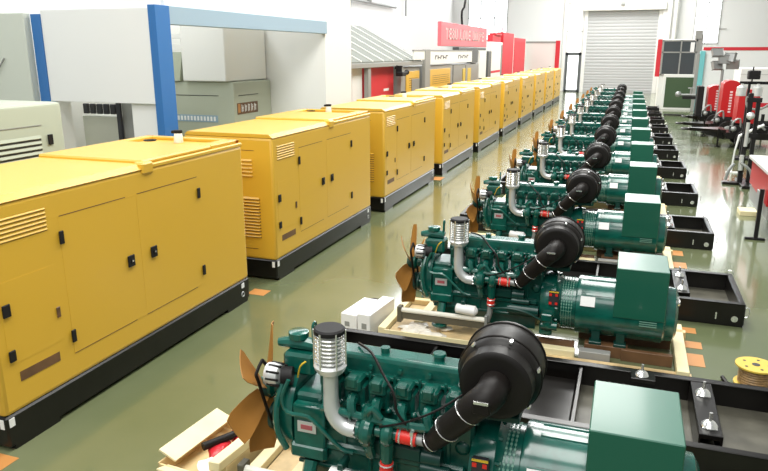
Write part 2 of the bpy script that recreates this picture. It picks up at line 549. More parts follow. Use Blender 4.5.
def make_frame():
    r = thing('base_frame', (0, 4.80, 0), 'empty black steel base frame behind the nearest green engine', 'frame', 'black base frames between the engines')
    x0, x1, w, h = -2.62, 1.42, 1.18, .27
    for yy, s in ((0, 1), (w, -1)):
        m = MB()
        m.box(x0, x1, min(yy, yy + s * .012), max(yy, yy + s * .012), 0, h)
        m.box(x0, x1, min(yy, yy + s * .075), max(yy, yy + s * .075), h - .012, h, .003)
        m.box(x0, x1, min(yy, yy + s * .075), max(yy, yy + s * .075), 0, .012)
        m.build('side_channel', 'black', r)
    MB().box(x0, x0 + .06, 0, w, 0, h).build('end_plate', 'black', r)
    MB().box(x1 - .055, x1 + .012, .003, w - .003, 0.01, h, .012).build('end_plate', 'black', r)
    for xc in (-1.55, -.20):
        MB().box(xc - .012, xc + .012, .01, w - .01, .02, h - .02).build('cross_member', 'black', r)
    MB().box(x0 + .02, x1 - .02, .01, w - .01, .03, .045).build('tank_plate', 'grey_floor', r)
    MB().box(x0 + .5, -.23, .08, w - .08, .045, .12, .01).build('fuel_tank', 'black', r)
    # mounting bracket with two vibration mounts
    m = MB()
    m.box(.70, .865, .20, w - .10, h - .035, h + .005, .004).box(.70, .715, .2, w - .1, h - .2, h)
    m.box(.85, .865, .2, w - .1, h - .2, h)
    br = m.build('mount_bracket', 'black', r)
    for yy in (.33, .86):
        b = MB().lathe((.782, yy, h), (0, 0, 1), [(0, .058), (.012, .062), (.035, .05), (.05, .03), (.052, .012), (.12, .012), (.12, .004)], 14).box(.73, .835, yy - .05, yy + .05, h + .003, h + .012)
        b.build('rubber_mount', 'chrome', br)
    m = MB().box(.22, .42, w - .2, w - .06, h - .03, h + .004, .004)
    b2 = m.build('mount_bracket', 'black', r)
    MB().lathe((.31, w - .13, h), (0, 0, 1), [(0, .055), (.012, .058), (.035, .046), (.05, .028), (.052, .012), (.11, .012), (.11, .004)], 14).build('rubber_mount', 'chrome', b2)
    # lifting eye, slit and corner loop
    MB().lathe((1.33, -.001, .09), (0, -1, 0), [(0, .035), (.005, .036), (.006, .02)], 14).build('lifting_hole', 'chrome', r)
    MB().box(1.13, 1.145, -.004, .001, .07, .15).build('drain_slot', 'chrome', r)
    MB().tube([(1.40, .05, .20), (1.47, .05, .22), (1.475, .05, .12), (1.40, .05, .10)], .007, 6).build('corner_loop', 'chrome', r)
    MB().tube([(1.36, w - .05, h), (1.37, w - .05, h + .05), (1.42, w - .06, h + .05), (1.44, w - .06, h)], .006, 6).build('corner_loop', 'chrome', r)
    return r


M['grey_floor'] = mat('dull_grey_plate', (0.10, 0.095, 0.072), 0.4, noise=0.3, nscale=4)
f0 = make_frame()
NE = 12
ENG_X = [-0.02, 0, .03, .08, .10, .10, .10, .11, .11, .12, .12, .12, .12]
ENG_Z = [0.075] + [0] * 12
ORDF = ['', 'second', 'third', 'fourth', 'fifth', 'sixth', 'seventh', 'eighth', 'ninth', 'tenth', 'eleventh', 'twelfth', 'thirteenth']
for k in range(1, NE - 1):
    dup(f0, (0 if k < 3 else .03, 4.80 + FP * k, 0), f'black steel base frame on the floor behind the {ORDF[k]} green engine from the camera', 'black base frames between the engines')


# ------------------------------------------------------------------ engine and alternator sets
def make_engine():
    r = thing('diesel_engine', (0, 3.74, 0), 'nearest green diesel engine with alternator, cut by the bottom edge', 'engine', 'green engines with alternators')
    G = 'green'; GC = 'green_cast'
    # crankcase
    m = MB()
    m.box(-1.86, -.68, -.17, .17, .30, .80, .02)
    for i in range(6):
        x = -1.68 + i * .17
        m.box(x - .012, x + .012, -.185, .185, .31, .78, .004)
        m.sphere((x + .085, -.165, .62), .05, .025, .05)
    m.box(-1.80, -.72, -.20, .20, .44, .50, .015)
    m.build('crankcase', GC, r)
    MB().prism([(-.15, .32), (.15, .32), (.12, .15), (-.12, .15)], 'x', -1.80, -.74).box(-1.84, -.7, -.19, .19, .30, .325, .004).build('oil_pan', GC, r)
    # timing case, curved outline
    m = MB()
    pts = []
    for i in range(24):
        a = 2 * PI * i / 24
        pts.append((math.cos(a) * .235, .58 + math.sin(a) * (.27 if math.sin(a) < 0 else .33)))
    m.prism(pts, 'x', -1.97, -1.86)
    m.prism([(y * .86, (z - .58) * .88 + .58) for y, z in pts], 'x', -2.0, -1.97)
    for i in range(0, 24, 2):
        y, z = pts[i]
        m.cyl((-2.0, y * .93, (z - .58) * .93 + .58), (-1.96, y * .93, (z - .58) * .93 + .58), .013, seg=6)
    tc = m.build('timing_case', G, r)
    # inclined side cover with rating plate
    m = MB()
    m.obox((-1.74, -.20, .60), (1, 0, 0), (0, 1, .1), (0, 0, 1), .22, .06, .30, .01)
    m.box(-1.88, -1.62, -.24, -.17, .36, .47, .02)
    m.build('side_cover', G, r)
    pl = MB().obox((-1.75, -.236, .60), (1, 0, 0), (0, 1, .1), (0, 0, 1), .13, .006, .075).build('rating_plate', 'silver', r)
    MB().obox((-1.75, -.241, .60), (1, 0, 0), (0, 1, .1), (0, 0, 1), .08, .004, .03).build('plate_print', 'faded_red', pl)
    # cylinder heads
    m = MB()
    for i in range(6):
        x = -1.60 + i * .162
        m.box(x - .068, x + .068, -.19, .17, .79, .93, .012)
        m.box(x - .055, x + .055, -.23, -.10, .90, .985, .014)
        m.box(x - .035, x + .035, -.245, -.18, .93, 1.0, .01)
        m.cyl((x, -.19, .845), (x, -.25, .835), .042, .036, 12)
        m.sphere((x + .07, -.20, .80), .022)
        m.cyl((x - .08, -.12, .93), (x - .08, -.12, 1.0), .010, seg=6)
    m.build('cylinder_head', GC, r)
    # rocker cover
    m = MB()
    m.box(-1.70, -.66, -.08, .10, .93, 1.085, .03, 2)
    for i in range(5):
        m.cyl((-1.55 + i * .19, -.085, 1.02), (-1.55 + i * .19, -.105, 1.02), .015, seg=8)
    m.box(-1.69, -.67, -.11, .15, .95, .975, .004)
    rc = m.build('rocker_cover', G, r)
    MB().cyl((-1.3, .01, 1.08), (-1.3, .01, 1.12), .03).build('breather', G, rc)
    MB().lathe((-.95, .02, 1.08), (0, 0, 1), [(0, .035), (.03, .035), (.035, .045), (.05, .04)], 12).build('oil_cap', G, rc)
    MB().torus((-.70, -.06, 1.115), (0, 1, 0), .032, .009, 14, 6).box(-.735, -.665, -.075, -.05, 1.05, 1.085).build('lifting_eye', G, r)
    MB().box(-1.80, -1.785, -.03, .03, 1.0, 1.20, .006).torus((-1.79, 0, 1.2), (1, 0, 0), .025, .009, 12, 6).build('lifting_eye', G, r)
    # exhaust manifold: log with looping branches
    m = MB()
    m.tube([(-1.62, -.27, .79), (-1.30, -.285, .775), (-1.0, -.285, .775), (-.74, -.27, .80)], .027, 8)
    for i in range(6):
        x = -1.60 + i * .162
        m.tube([(x, -.22, .86), (x + .01, -.27, .835), (x + .03, -.285, .78)], [.034, .03, .026], 8)
    m.tube([(-1.30, -.29, .78), (-1.31, -.31, .82), (-1.27, -.31, .86), (-1.22, -.30, .80)], .02, 8)
    for x in (-1.42, -1.05, -.82):
        m.torus((x, -.283, .776), (1, 0, 0), .03, .008, 12, 6)
    m.build('exhaust_manifold', G, r)
    # injection pump, lines, starter and little castings under the manifold
    m = MB()
    m.box(-1.32, -.98, -.24, -.17, .50, .60, .015)
    for i in range(6):
        m.cyl((-1.29 + i * .055, -.21, .59), (-1.29 + i * .055, -.21, .65), .014, seg=8)
    m.cyl((-.98, -.215, .55), (-.86, -.215, .55), .055, seg=14)
    m.build('injection_pump', 'dark_green', r)
    m = MB()
    for i in range(6):
        m.tube([(-1.29 + i * .055, -.21, .65), (-1.31 + i * .07, -.25, .70), (-1.50 + i * .13, -.235, .74), (-1.60 + i * .162, -.20, .80)], .006, 6)
    m.build('fuel_line', 'matt_black', r)
    m = MB().cyl((-1.0, -.25, .40), (-.70, -.25, .40), .058, seg=16).cyl((-.98, -.25, .49), (-.80, -.25, .49), .03, seg=12).cyl((-1.02, -.25, .40), (-1.0, -.25, .40), .045, seg=16)
    m.build('starter_motor', 'dark_green', r)
    # water tubes wriggling over the front
    m = MB()
    m.tube([(-1.86, -.25, .92), (-1.90, -.27, .80), (-1.86, -.28, .71), (-1.72, -.275, .70), (-1.62, -.27, .62), (-1.50, -.27, .52), (-1.42, -.26, .50)], .014, 8)
    m.tube([(-1.93, -.18, .88), (-1.95, -.26, .72), (-1.94, -.27, .55), (-1.90, -.24, .42)], .022, 8)
    m.build('coolant_pipe', G, r)
    # turbocharger
    m = MB()
    m.torus((-1.31, -.28, .69), (1, 0, 0), .055, .047, 18, 10)
    m.cyl((-1.35, -.28, .69), (-1.27, -.28, .69), .06, seg=18)
    m.tube([(-1.31, -.27, .76), (-1.31, -.275, .80), (-1.30, -.26, .85)], [.05, .046, .04], 10)
    m.cyl((-1.345, -.28, .69), (-1.375, -.28, .69), .066, seg=18)
    m.tube([(-1.31, -.28, .62), (-1.31, -.27, .56), (-1.30, -.25, .50)], [.04, .035, .03], 8)
    tb = m.build('turbocharger', G, r)
    m = MB()
    m.torus((-1.18, -.28, .70), (1, 0, 0), .045, .04, 18, 10)
    m.cyl((-1.26, -.28, .70), (-1.12, -.28, .70), .038, seg=14)
    m.tube([(-1.19, -.28, .74), (-1.19, -.28, .62), (-1.19, -.28, .50)], [.048, .045, .036], 10)
    m.build('compressor_housing', G, tb)
    for i in range(6):
        pass
    for i in range(8):
        a = 2 * PI * i / 8
        m = MB().cyl((-1.378, -.28 + math.cos(a) * .055, .69 + math.sin(a) * .055), (-1.388, -.28 + math.cos(a) * .055, .69 + math.sin(a) * .055), .008, seg=6)
        m.build('bolt', 'chrome', tb)
    # red hose joints
    h = MB().cyl((-1.12, -.28, .70), (-1.0, -.28, .695), .048, seg=16).build('hose_joint', 'red', r)
    MB().torus((-1.10, -.28, .70), (1, 0, 0), .048, .007, 18, 6).build('hose_clamp', 'chrome', h)
    MB().torus((-1.02, -.28, .696), (1, 0, 0), .048, .007, 18, 6).box(-1.03, -1.01, -.33, -.27, .735, .76).build('hose_clamp', 'chrome', h)
    h = MB().cyl((-1.19, -.28, .50), (-1.195, -.28, .42), .042, seg=16).build('hose_joint', 'red', r)
    for zc in (.485, .435):
        MB().torus((-1.192, -.28, zc), (0, 0, 1), .042, .006, 18, 6).build('hose_clamp', 'chrome', h)
    MB().cyl((-1.0, -.28, .695), (-.92, -.285, .69), .034, seg=14).build('intake_stub', 'steel', r)
    MB().tube([(-1.195, -.28, .42), (-1.20, -.285, .34), (-1.22, -.29, .24)], [.03, .03, .028], 10).build('drain_pipe', 'steel', r)
    # exhaust elbow and ribbed silencer
    MB().tube([(-1.39, -.28, .68), (-1.46, -.28, .685), (-1.52, -.28, .73), (-1.55, -.28, .80), (-1.555, -.28, .90), (-1.555, -.28, 1.07)], [.052] * 4 + [.047, .047], 14).build('exhaust_elbow', 'silver', r)
    sx, sy = -1.555, -.28
    s = MB().lathe((sx, sy, 1.04), (0, 0, 1), [(0, .05), (.005, .078), (.03, .095), (.05, .102), (.065, .09), (.066, .075)], 24).cyl((sx, sy, 1.09), (sx, sy, 1.31), .062, seg=20).build('silencer', 'silver', r)
    m = MB()
    for i in range(7):
        m.torus((sx, sy, 1.125 + i * .025), (0, 0, 1), .084, .0075, 26, 6)
    for i in range(6):
        a = 2 * PI * i / 6 + .3
        m.cyl((sx + math.cos(a) * .095, sy + math.sin(a) * .095, 1.08), (sx + math.cos(a) * .095, sy + math.sin(a) * .095, 1.32), .007, seg=6)
    m.build('silencer_cage', 'chrome', s)
    MB().lathe((sx, sy, 1.295), (0, 0, 1), [(0, .08), (.005, .096), (.03, .096), (.04, .085), (.04, .01)], 26).build('silencer_lid', 'matt_black', s)
    # oil filter and side rail
    MB().lathe((-1.56, -.33, .36), (1, 0, -.05), [(0, .03), (.01, .052), (.21, .055), (.225, .04), (.24, .02)], 16).build('oil_filter', 'white', r)
    MB().box(-1.50, -1.46, -.34, -.22, .40, .45, .006).build('filter_bracket', 'dark_green', r)
    rl = MB().tube([(-2.17, -.33, .262), (-1.7, -.33, .262), (-1.24, -.33, .262)], .028, 10, smooth=0).build('side_rail', 'cream', r)
    MB().box(-2.19, -1.16, -.345, -.315, .165, .235).box(-2.21, -2.16, -.36, -.27, .12, .30, .005).build('rail_channel', 'rail_dark', rl)
    MB().box(-1.24, -1.21, -.36, -.31, .12, .32, .004).build('rail_bracket', 'steel', rl)
    # engine feet
    MB().cyl((-1.74, -.30, .13), (-1.74, -.30, .15), .085, seg=16).tube([(-1.74, -.30, .14), (-1.74, -.27, .22), (-1.74, -.2, .34)], [.05, .045, .05], 10).build('engine_foot', G, r)
    MB().cyl((-1.74, .30, .13), (-1.74, .30, .15), .085, seg=16).tube([(-1.74, .30, .14), (-1.74, .27, .22), (-1.74, .2, .34)], [.05, .045, .05], 10).build('engine_foot', G, r)
    # thermostat housing, breather
    m = MB()
    m.box(-1.98, -1.76, -.10, .08, .88, 1.03, .02)
    m.tube([(-1.78, 0, 1.06), (-1.90, -.01, 1.075), (-2.04, -.02, 1.06)], [.04, .05, .03], 10)
    m.lathe((-1.90, -.01, 1.05), (0, 0, 1), [(0, .045), (.06, .045), (.06, .066), (.10, .068), (.105, .06)], 18)
    m.build('thermostat_housing', G, r)
    m = MB().lathe((-2.06, -.17, .90), (1, 0, 0), [(0, .05), (.01, .072), (.05, .078), (.10, .072), (.12, .04)], 20).build('charging_alternator', 'silver', r)
    mm = MB()
    for i in range(10):
        a = 2 * PI * i / 10
        mm.box(-2.03, -1.94, -.17 + math.cos(a) * .0745 - .006, -.17 + math.cos(a) * .0745 + .006, .90 + math.sin(a) * .0745 - .006, .90 + math.sin(a) * .0745 + .006)
    mm.cyl((-1.95, -.17, .90), (-1.88, -.15, .90), .06, seg=16)
    mm.build('cooling_slots', 'matt_black', m)
    MB().tube([(-2.09, -.17, .985), (-2.09, -.05, .82), (-2.09, .05, .46), (-2.09, -.05, .42), (-2.09, -.23, .86), (-2.09, -.25, .93), (-2.09, -.17, .985)], .012, 6, smooth=2).build('drive_belt', 'rubber', r)
    MB().lathe((-2.12, 0, .50), (1, 0, 0), [(0, .05), (.005, .10), (.03, .10), (.035, .085), (.05, .10), (.07, .10), (.10, .05)], 20).build('crank_pulley', 'dark_green', r)
    MB().cyl((-2.0, 0, .72), (-2.20, 0, .72), .05, seg=14).lathe((-2.13, 0, .72), (1, 0, 0), [(0, .03), (.01, .08), (.03, .08), (.05, .05)], 18).build('water_pump', G, r)
    # fan
    fan = MB().lathe((-2.20, 0, .70), (1, 0, 0), [(0, .03), (.01, .065), (.04, .085), (.08, .07), (.085, .05)], 16).build('fan', 'dark_green', r)
    for i in range(6):
        a = 2 * PI * i / 6 + .26
        d = Vector((0, math.cos(a), math.sin(a)))
        t = Vector((0, -math.sin(a), math.cos(a)))
        rings = []
        for rr, wd, tw in ((.07, .10, .85), (.16, .15, .7), (.27, .19, .6), (.38, .22, .5), (.44, .20, .45)):
            c = Vector((-2.16, 0, .70)) + d * rr
            ax = (t * math.cos(tw) + Vector((1, 0, 0)) * math.sin(tw))
            nn = d.cross(ax).normalized()
            ring = []
            for q in (-.5, -.25, 0, .25, .5):
                ring.append(c + ax * wd * q + nn * (.006 - .05 * wd * (1 - 4 * q * q)))
            for q in (.5, .25, 0, -.25, -.5):
                ring.append(c + ax * wd * q - nn * (.0 + .05 * wd * (1 - 4 * q * q)))
            rings.append(ring)
        MB().ring_sweep(rings).build('fan_blade', 'fan', fan)
    # flywheel housing
    m = MB()
    m.lathe((-.70, 0, .47), (1, 0, 0), [(0, .22), (.01, .27), (.08, .30), (.16, .30), (.18, .27), (.22, .25)], 30)
    m.box(-.68, -.55, -.30, .30, .16, .30, .02)
    for i in range(12):
        a = 2 * PI * i / 12
        m.cyl((-.56, math.cos(a) * .28, .47 + math.sin(a) * .28), (-.51, math.cos(a) * .28, .47 + math.sin(a) * .28), .014, seg=6)
    m.build('flywheel_housing', G, r)
    m = MB()
    m.sphere((-.60, -.30, .30), .07, .05, .08); m.cyl((-.66, -.30, .28), (-.50, -.30, .28), .045)
    m.box(-.66, -.55, -.36, -.28, .34, .42, .01)
    m.build('rear_mount', GC, r)
    # alternator
    m = MB()
    m.lathe((-.50, 0, .45), (1, 0, 0), [(0, .24), (.02, .27), (.16, .27), (.17, .30), (.20, .305), (.22, .30), (.93, .30), (.95, .305), (1.0, .305), (1.02, .28), (1.10, .27), (1.13, .22)], 36)
    for a in (40, 78):
        aa = math.radians(a)
        for s in (-1, 1):
            c = (-.02, s * math.cos(aa / 1.0) * .302, .45 + math.sin(aa) * .302)
            m.obox(c, (1, 0, 0), (0, -math.sin(aa) * s, math.cos(aa)), (0, math.cos(aa) * s, math.sin(aa)), .44, .022, .008)
    alt = m.build('alternator', G, r)
    m = MB()
    for i in range(26):
        a = math.radians(8 + i * 6.6)
        for j in range(5):
            x = -.475 + j * .025
            m.obox((x, -math.cos(a) * .271, .45 + math.sin(a) * .271), (1, 0, 0), (0, math.sin(a), math.cos(a)), (0, -math.cos(a), math.sin(a)), .013, .014, .006)
    for j in range(5):
        m.torus((-.475 + j * .025, 0, .45), (1, 0, 0), .2705, .0022, 40, 4)
    m.box(-.476, -.374, -.2725, -.2705, .448, .452)
    m.build('vent_grille', 'silver_green', alt)
    MB().box(-.60, -.50, -.315, -.27, .50, .66, .008).build('warning_plate', 'ink', alt)
    for px in (-.595, -.535):
        for pz in (.52, .61):
            MB().box(px, px + .026, -.32, -.312, pz, pz + .026).build('warning_print', 'red', alt)
    MB().box(-.598, -.502, -.32, -.312, .648, .66).build('plate_top_stripe', 'yellow_ink', alt)
    MB().obox((-.22, -.275, .58), (1, 0, 0), (0, math.sin(.42), math.cos(.42)), (0, -math.cos(.42), math.sin(.42)), .14, .10, .012).build('type_label', 'white', alt)
    m = MB()
    for i in range(4):
        m.obox((.36, -.304, .40 + i * .022), (1, 0, 0), (0, 0, 1), (0, 1, 0), .16, .008, .008)
    m.build('cooling_slot', 'silver_green', alt)
    MB().box(.03, .51, -.312, .30, .46, .97, .006).build('terminal_box', 'green_box', alt)
    for x in (-.12, .12):
        for y in (-.20, .20):
            MB().box(x - .06, x + .06, y - .06, y + .06, .12, .15, .004).box(x - .04, x + .04, y - .03, y + .03, .14, .26).build('alternator_foot', 'dark_green', alt)
    m = MB().torus((.62, -.12, .62), (1, 0, 0), .05, .01, 12, 6).torus((.63, -.05, .48), (1, 0, 0), .05, .01, 12, 6)
    m.cyl((.60, -.12, .62), (.64, -.12, .62), .03)
    m.build('end_fitting', 'chrome', alt)
    # air cleaner with rubber intake hose
    y0 = -.23
    ac = MB().lathe((-.56, y0, 1.09), (0, 1, 0), [(0, .17), (.0, .19), (.012, .208), (.05, .212), (.10, .215), (.115, .23), (.14, .243), (.40, .243), (.425, .236), (.44, .20), (.445, .1)], 36).build('air_cleaner', 'drum', r)
    for yb in (.16, .37):
        MB().torus((-.56, y0 + yb, 1.09), (0, 1, 0), .245, .007, 36, 6).build('drum_band', 'rubber', ac)
    for a in (20, 75, 130, 200, 320):
        aa = math.radians(a)
        c = Vector((-.56 + math.cos(aa) * .241, y0 + .13, 1.09 + math.sin(aa) * .241))
        MB().obox(c, (math.cos(aa), 0, math.sin(aa)), (0, 1, 0), (-math.sin(aa), 0, math.cos(aa)), .012, .05, .018).build('drum_clip', 'chrome', ac)
    hs = MB()
    hs.tube([(-.93, -.285, .69), (-.88, -.30, .73), (-.80, -.34, .84), (-.72, -.36, .93), (-.64, -.38, 1.03), (-.585, -.375, 1.08), (-.56, -.31, 1.10), (-.56, -.22, 1.10)], [.055, .06, .075, .08, .085, .09, .09, .09], 14)
    hs.box(-.64, -.54, -.47, -.37, 1.03, 1.11, .01)
    hs = hs.build('intake_hose', 'rubber', r)
    for p, d, R in (((-.91, -.29, .705), (.6, -.1, .5), .062), ((-.68, -.37, .985), (.6, -.1, .8), .084), ((-.80, -.34, .84), (.6, -.25, .8), .08)):
        MB().torus(p, d, R, .0035, 18, 6).build('hose_clamp', 'chrome', hs)
    MB().box(-.63, -.55, -.473, -.465, 1.095, 1.11).build('hose_clip', 'chrome', hs)
    m = MB().tube([(-.60, .1, .75), (-.58, .12, .86)], .03).box(-.72, -.42, -.15, .12, .83, .87, .006).tube([(-.68, -.1, .76), (-.68, -.1, .85)], .025)
    m.build('cleaner_bracket', 'dark_green', r)
    # black harness over the engine
    MB().tube([(-1.50, .05, 1.10), (-1.36, -.08, 1.11), (-1.25, -.18, 1.03), (-1.15, -.27, .96), (-1.12, -.30, .86), (-1.05, -.30, .78)], .009, 6).tube([(-.72, -.2, 1.02), (-.86, -.30, .93), (-1.05, -.32, .82), (-1.22, -.33, .76)], .007, 6).build('wiring_harness', 'rubber', r)
    MB().tube([(-1.84, -.16, .90), (-1.80, -.20, 1.0), (-1.76, -.20, 1.04)], .006, 6).build('dipstick', 'yellow_ink', r)
    # small plumbing near the flywheel
    MB().tube([(-1.18, -.32, .40), (-1.0, -.36, .44), (-.82, -.36, .42), (-.66, -.33, .34)], .012, 6).build('return_pipe', 'dark_green', r)
    return r


M['rail_dark'] = mat('rail_channel_grey', (0.10, 0.09, 0.06), 0.5)
M['silver_green'] = mat('pale_green_metal', (0.16, 0.34, 0.26), 0.4)
e0 = make_engine()
e0.location = (ENG_X[0], 3.74, ENG_Z[0])
for k in range(1, NE):
    lb = f'green diesel engine with alternator, {ORDF[k]} from the camera in the right row'
    if k == NE - 1:
        lb = 'green diesel engine with alternator at the far end, nearest the roller shutter'
    dup(e0, (ENG_X[k], 3.74 + FP * k, ENG_Z[k]), lb, 'green engines with alternators')


for ch in e0.children:                               # the nearest set has its alternator coupled a little closer
    if ch.name.startswith('alternator'):
        ch.location.x = -.06


# ------------------------------------------------------------------ timber under the engines
def make_pallet():
    r = thing('wooden_cradle', (0, 3.74, 0), 'pale wooden cradle under the nearest green engine', 'pallet', 'timber cradles under the engines')
    MB().box(-2.36, .78, -.56, -.48, 0, .05, .004).build('runner', 'ply', r)
    MB().box(-2.36, .78, .38, .46, 0, .12, .004).build('runner', 'wood', r)
    MB().box(-2.36, -2.27, -.56, .50, .05, .12, .004).build('cross_board', 'wood_light', r)
    MB().box(-2.04, -1.94, -.26, .50, .01, .12, .004).build('cross_board', 'wood_light', r)
    MB().box(.64, .75, -.62, .62, .04, .12, .004).build('cross_board', 'wood_light', r)
    MB().box(-2.26, -1.30, -.47, .37, .045, .06).build('plywood_sheet', 'ply', r)
    MB().box(-2.28, -1.32, -.585, -.565, .02, .11).build('edge_board', 'wood_light', r)
    MB().box(-.66, -.30, -.50, -.40, .0, .12, .006).build('support_block', 'wood_light', r)
    MB().box(-1.25, -.32, -.38, -.20, .0, .11, .004).build('support_beam', 'brown', r)
    MB().box(-.26, .04, -.46, -.36, .0, .12, .006).build('steel_block', 'grey', r)
    MB().box(-.22, .20, -.26, -.14, .0, .12, .004).build('foot_block', 'brown', r)
    MB().box(.14, .62, -.30, -.24, .0, .12, .004).build('support_beam', 'brown', r)
    MB().box(-.30, .62, .14, .26, .0, .12, .004).build('support_beam', 'brown', r)
    MB().box(.06, .64, -.60, -.53, .0, .05, .003).build('runner', 'wood', r)
    MB().box(-1.9, -1.6, .22, .37, .05, .12, .004).build('foot_block', 'wood', r)
    return r


pc = make_pallet()
for k in range(1, NE):
    dup(pc, (ENG_X[k], 3.74 + FP * k, 0), f'pale wooden cradle under the {ORDF[k]} green engine from the camera', 'timber cradles under the engines')

# crumpled film on the second cradle
m = MB()
for i in range(9):
    m.sphere((-2.15 + random.random() * .55, 7.01 - .50 + random.random() * .25, .085), .10, .06, .022, .25)
tag(m.build('plastic_film', 'plastic'), 'crumpled clear plastic film on the cradle board under the second engine', 'plastic film')

# ------------------------------------------------------------------ cartons and loose things by the engines
def carton(name, x0, x1, y0, y1, z0, z1, label, rz=.0):
    c = thing(name, ((x0 + x1) / 2 + .03, (y0 + y1) / 2, z0), label, 'box', 'white cartons by the engines', rz)
    hx, hy, h = (x1 - x0) / 2, (y1 - y0) / 2, z1 - z0
    MB().box(-hx, hx, -hy, hy, 0, h, .006).build('carton_body', 'foam', c)
    MB().box(-.006, .006, -hy + .02, hy - .02, h - .001, h + .001).build('carton_seam', 'grey', c)
    MB().box(-hx + .05, -hx + .11, -hy - .002, -hy, h * .35, h * .6).build('carton_print', 'grey', c)
    return c


carton('carton', -2.80, -2.605, 6.45, 7.00, 0, .22, 'long white carton, left one of the pair by the second engine fan', -.12)
carton('carton', -2.575, -2.425, 6.40, 7.02, 0, .26, 'taller white carton, right one of the pair by the second engine fan', -.12)
# dark hose end behind the cartons
tag(MB().tube([(-2.86, 7.18, .06), (-2.70, 7.26, .09), (-2.56, 7.24, .06)], .04).build('rubber_elbow', 'rubber'), 'short black rubber elbow on the floor behind the white cartons', 'hose')

bx = thing('parts_crate', (-2.76, 3.93, 0), 'open pale wooden parts crate on the floor left of the nearest engine fan', 'crate', rz=-.10)
m = MB()
m.box(-.19, .21, -.42, .34, 0, .012)
m.box(-.19, -.178, -.42, .34, 0, .13).box(.198, .21, -.42, .34, 0, .12).box(-.19, .21, -.42, -.405, 0, .12).box(-.19, .21, .325, .34, 0, .13)
m.build('crate_body', 'wood', bx)
MB().obox((-.155, -.03, .16), (1, 0, -.35), (0, 1, 0), (.35, 0, 1), .16, .66, .015).build('crate_flap', 'wood_light', bx)
MB().obox((.06, -.44, .12), (1, 0, 0), (0, 1, -.3), (0, .3, 1), .38, .12, .012).build('crate_flap', 'wood_light', bx)
tag(MB().sphere((-2.68, 3.86, .11), .075, .12, .05, .18).build('red_bag', 'red_bag'), 'crumpled red plastic wrapped part in the open crate, the nearer one', 'bag', 'red wrapped parts in the crate')
tag(MB().sphere((-2.64, 4.08, .11), .07, .11, .055, .18).build('red_bag', 'red_bag'), 'crumpled red plastic wrapped part at the far end of the open crate', 'bag', 'red wrapped parts in the crate')
tag(MB().tube([(-2.76, 3.76, .17), (-2.71, 3.85, .17), (-2.65, 3.97, .165), (-2.63, 4.06, .165)], [.032, .03, .03, .02], 12).build('rubber_elbow', 'rubber'), 'black rubber pipe lying across the red parts in the crate', 'hose')
tag(MB().sphere((-2.57, 3.98, .13), .02, .12, .03, .2).sphere((-2.65, 3.66, .10), .09, .09, .03, .15).build('foam_wrap', 'foam'), 'white foam wrapping tucked into the open crate', 'packaging')
tag(MB().obox((-2.46, 4.0, .20), (1, 0, 0), (0.12, 1, 0), (0, 0, 1), .09, .95, .07, .004).build('wooden_beam', 'wood_light'), 'loose wooden beam between the crate and the nearest engine', 'beam')
tag(MB().obox((-2.465, 4.0, .0825), (1, 0, 0), (0.12, 1, 0), (0, 0, 1), .10, .80, .165, .004).build('wooden_beam', 'wood'), 'wooden beam on the floor under the loose beam by the crate', 'beam')

# cable spool
sp = thing('cable_spool', (1.32, 6.60, 0), 'yellow cable spool standing on the floor at the right picture edge', 'spool')
MB().lathe((0, 0, 0), (0, 0, 1), [(0, .17), (.015, .17), (.015, .05)], 28).build('flange', 'spool', sp)
MB().lathe((0, 0, .185), (0, 0, 1), [(0, .05), (0, .175), (.015, .175), (.015, .05)], 28).build('flange', 'spool', sp)
m = MB()
for i in range(7):
    m.torus((0, 0, .03 + i * .023), (0, 0, 1), .125, .014, 26, 6)
m.cyl((0, 0, .01), (0, 0, .185), .12, seg=24)
m.build('wound_cable', 'cable', sp)
m = MB().cyl((0, 0, .19), (0, 0, .203), .035, seg=14)
for i in range(5):
    a = 2 * PI * i / 5
    m.cyl((math.cos(a) * .11, math.sin(a) * .11, .195), (math.cos(a) * .11, math.sin(a) * .11, .2025), .014, seg=8)
m.build('core_hole', 'ink', sp)
tag(MB().tube([(1.06, 6.62, .02), (1.10, 6.46, .02), (1.24, 6.36, .02), (1.42, 6.35, .02), (1.56, 6.45, .02)], .02).build('loose_cable', 'rubber'), 'black cable end curled on the floor round the yellow spool', 'cable')

# orange floor markings
FT = [(.85, 6.98, .13, .30, 'lowest'), (.86, 7.37, .13, .18, 'middle'), (.84, 7.78, .12, .16, 'upper')]
for x, y, w, l, n in FT:
    tag(MB().box(x - w, x + w * .65, y - l / 2, y + l / 2, 0, .003).build('floor_marking', 'orange'), f'orange tape square on the floor by the second cradle, {n} of the three', 'floor marking', 'orange floor markings')
for x, y, n in ((.86, 10.35, 'nearer'), (.85, 11.0, 'farther')):
    tag(MB().box(x - .13, x + .13, y - .14, y + .14, 0, .003).build('floor_marking', 'orange'), f'orange tape square on the floor by the third cradle, the {n} one', 'floor marking', 'orange floor markings')
tag(MB().box(-4.42, -4.18, 7.18, 7.38, 0, .003).build('floor_marking', 'orange'), 'orange tape mark on the floor between the first and second yellow sets', 'floor marking', 'orange floor markings')
tag(MB().box(-4.42, -4.16, 3.1, 3.38, 0, .003).build('floor_marking', 'orange'), 'orange tape mark on the floor before the nearest yellow set', 'floor marking', 'orange floor markings')
tag(MB().box(-4.40, -4.15, 15.75, 16.2, 0, .003).build('floor_marking', 'orange'), 'orange tape mark on the floor between the third and fourth yellow sets', 'floor marking', 'orange floor markings')

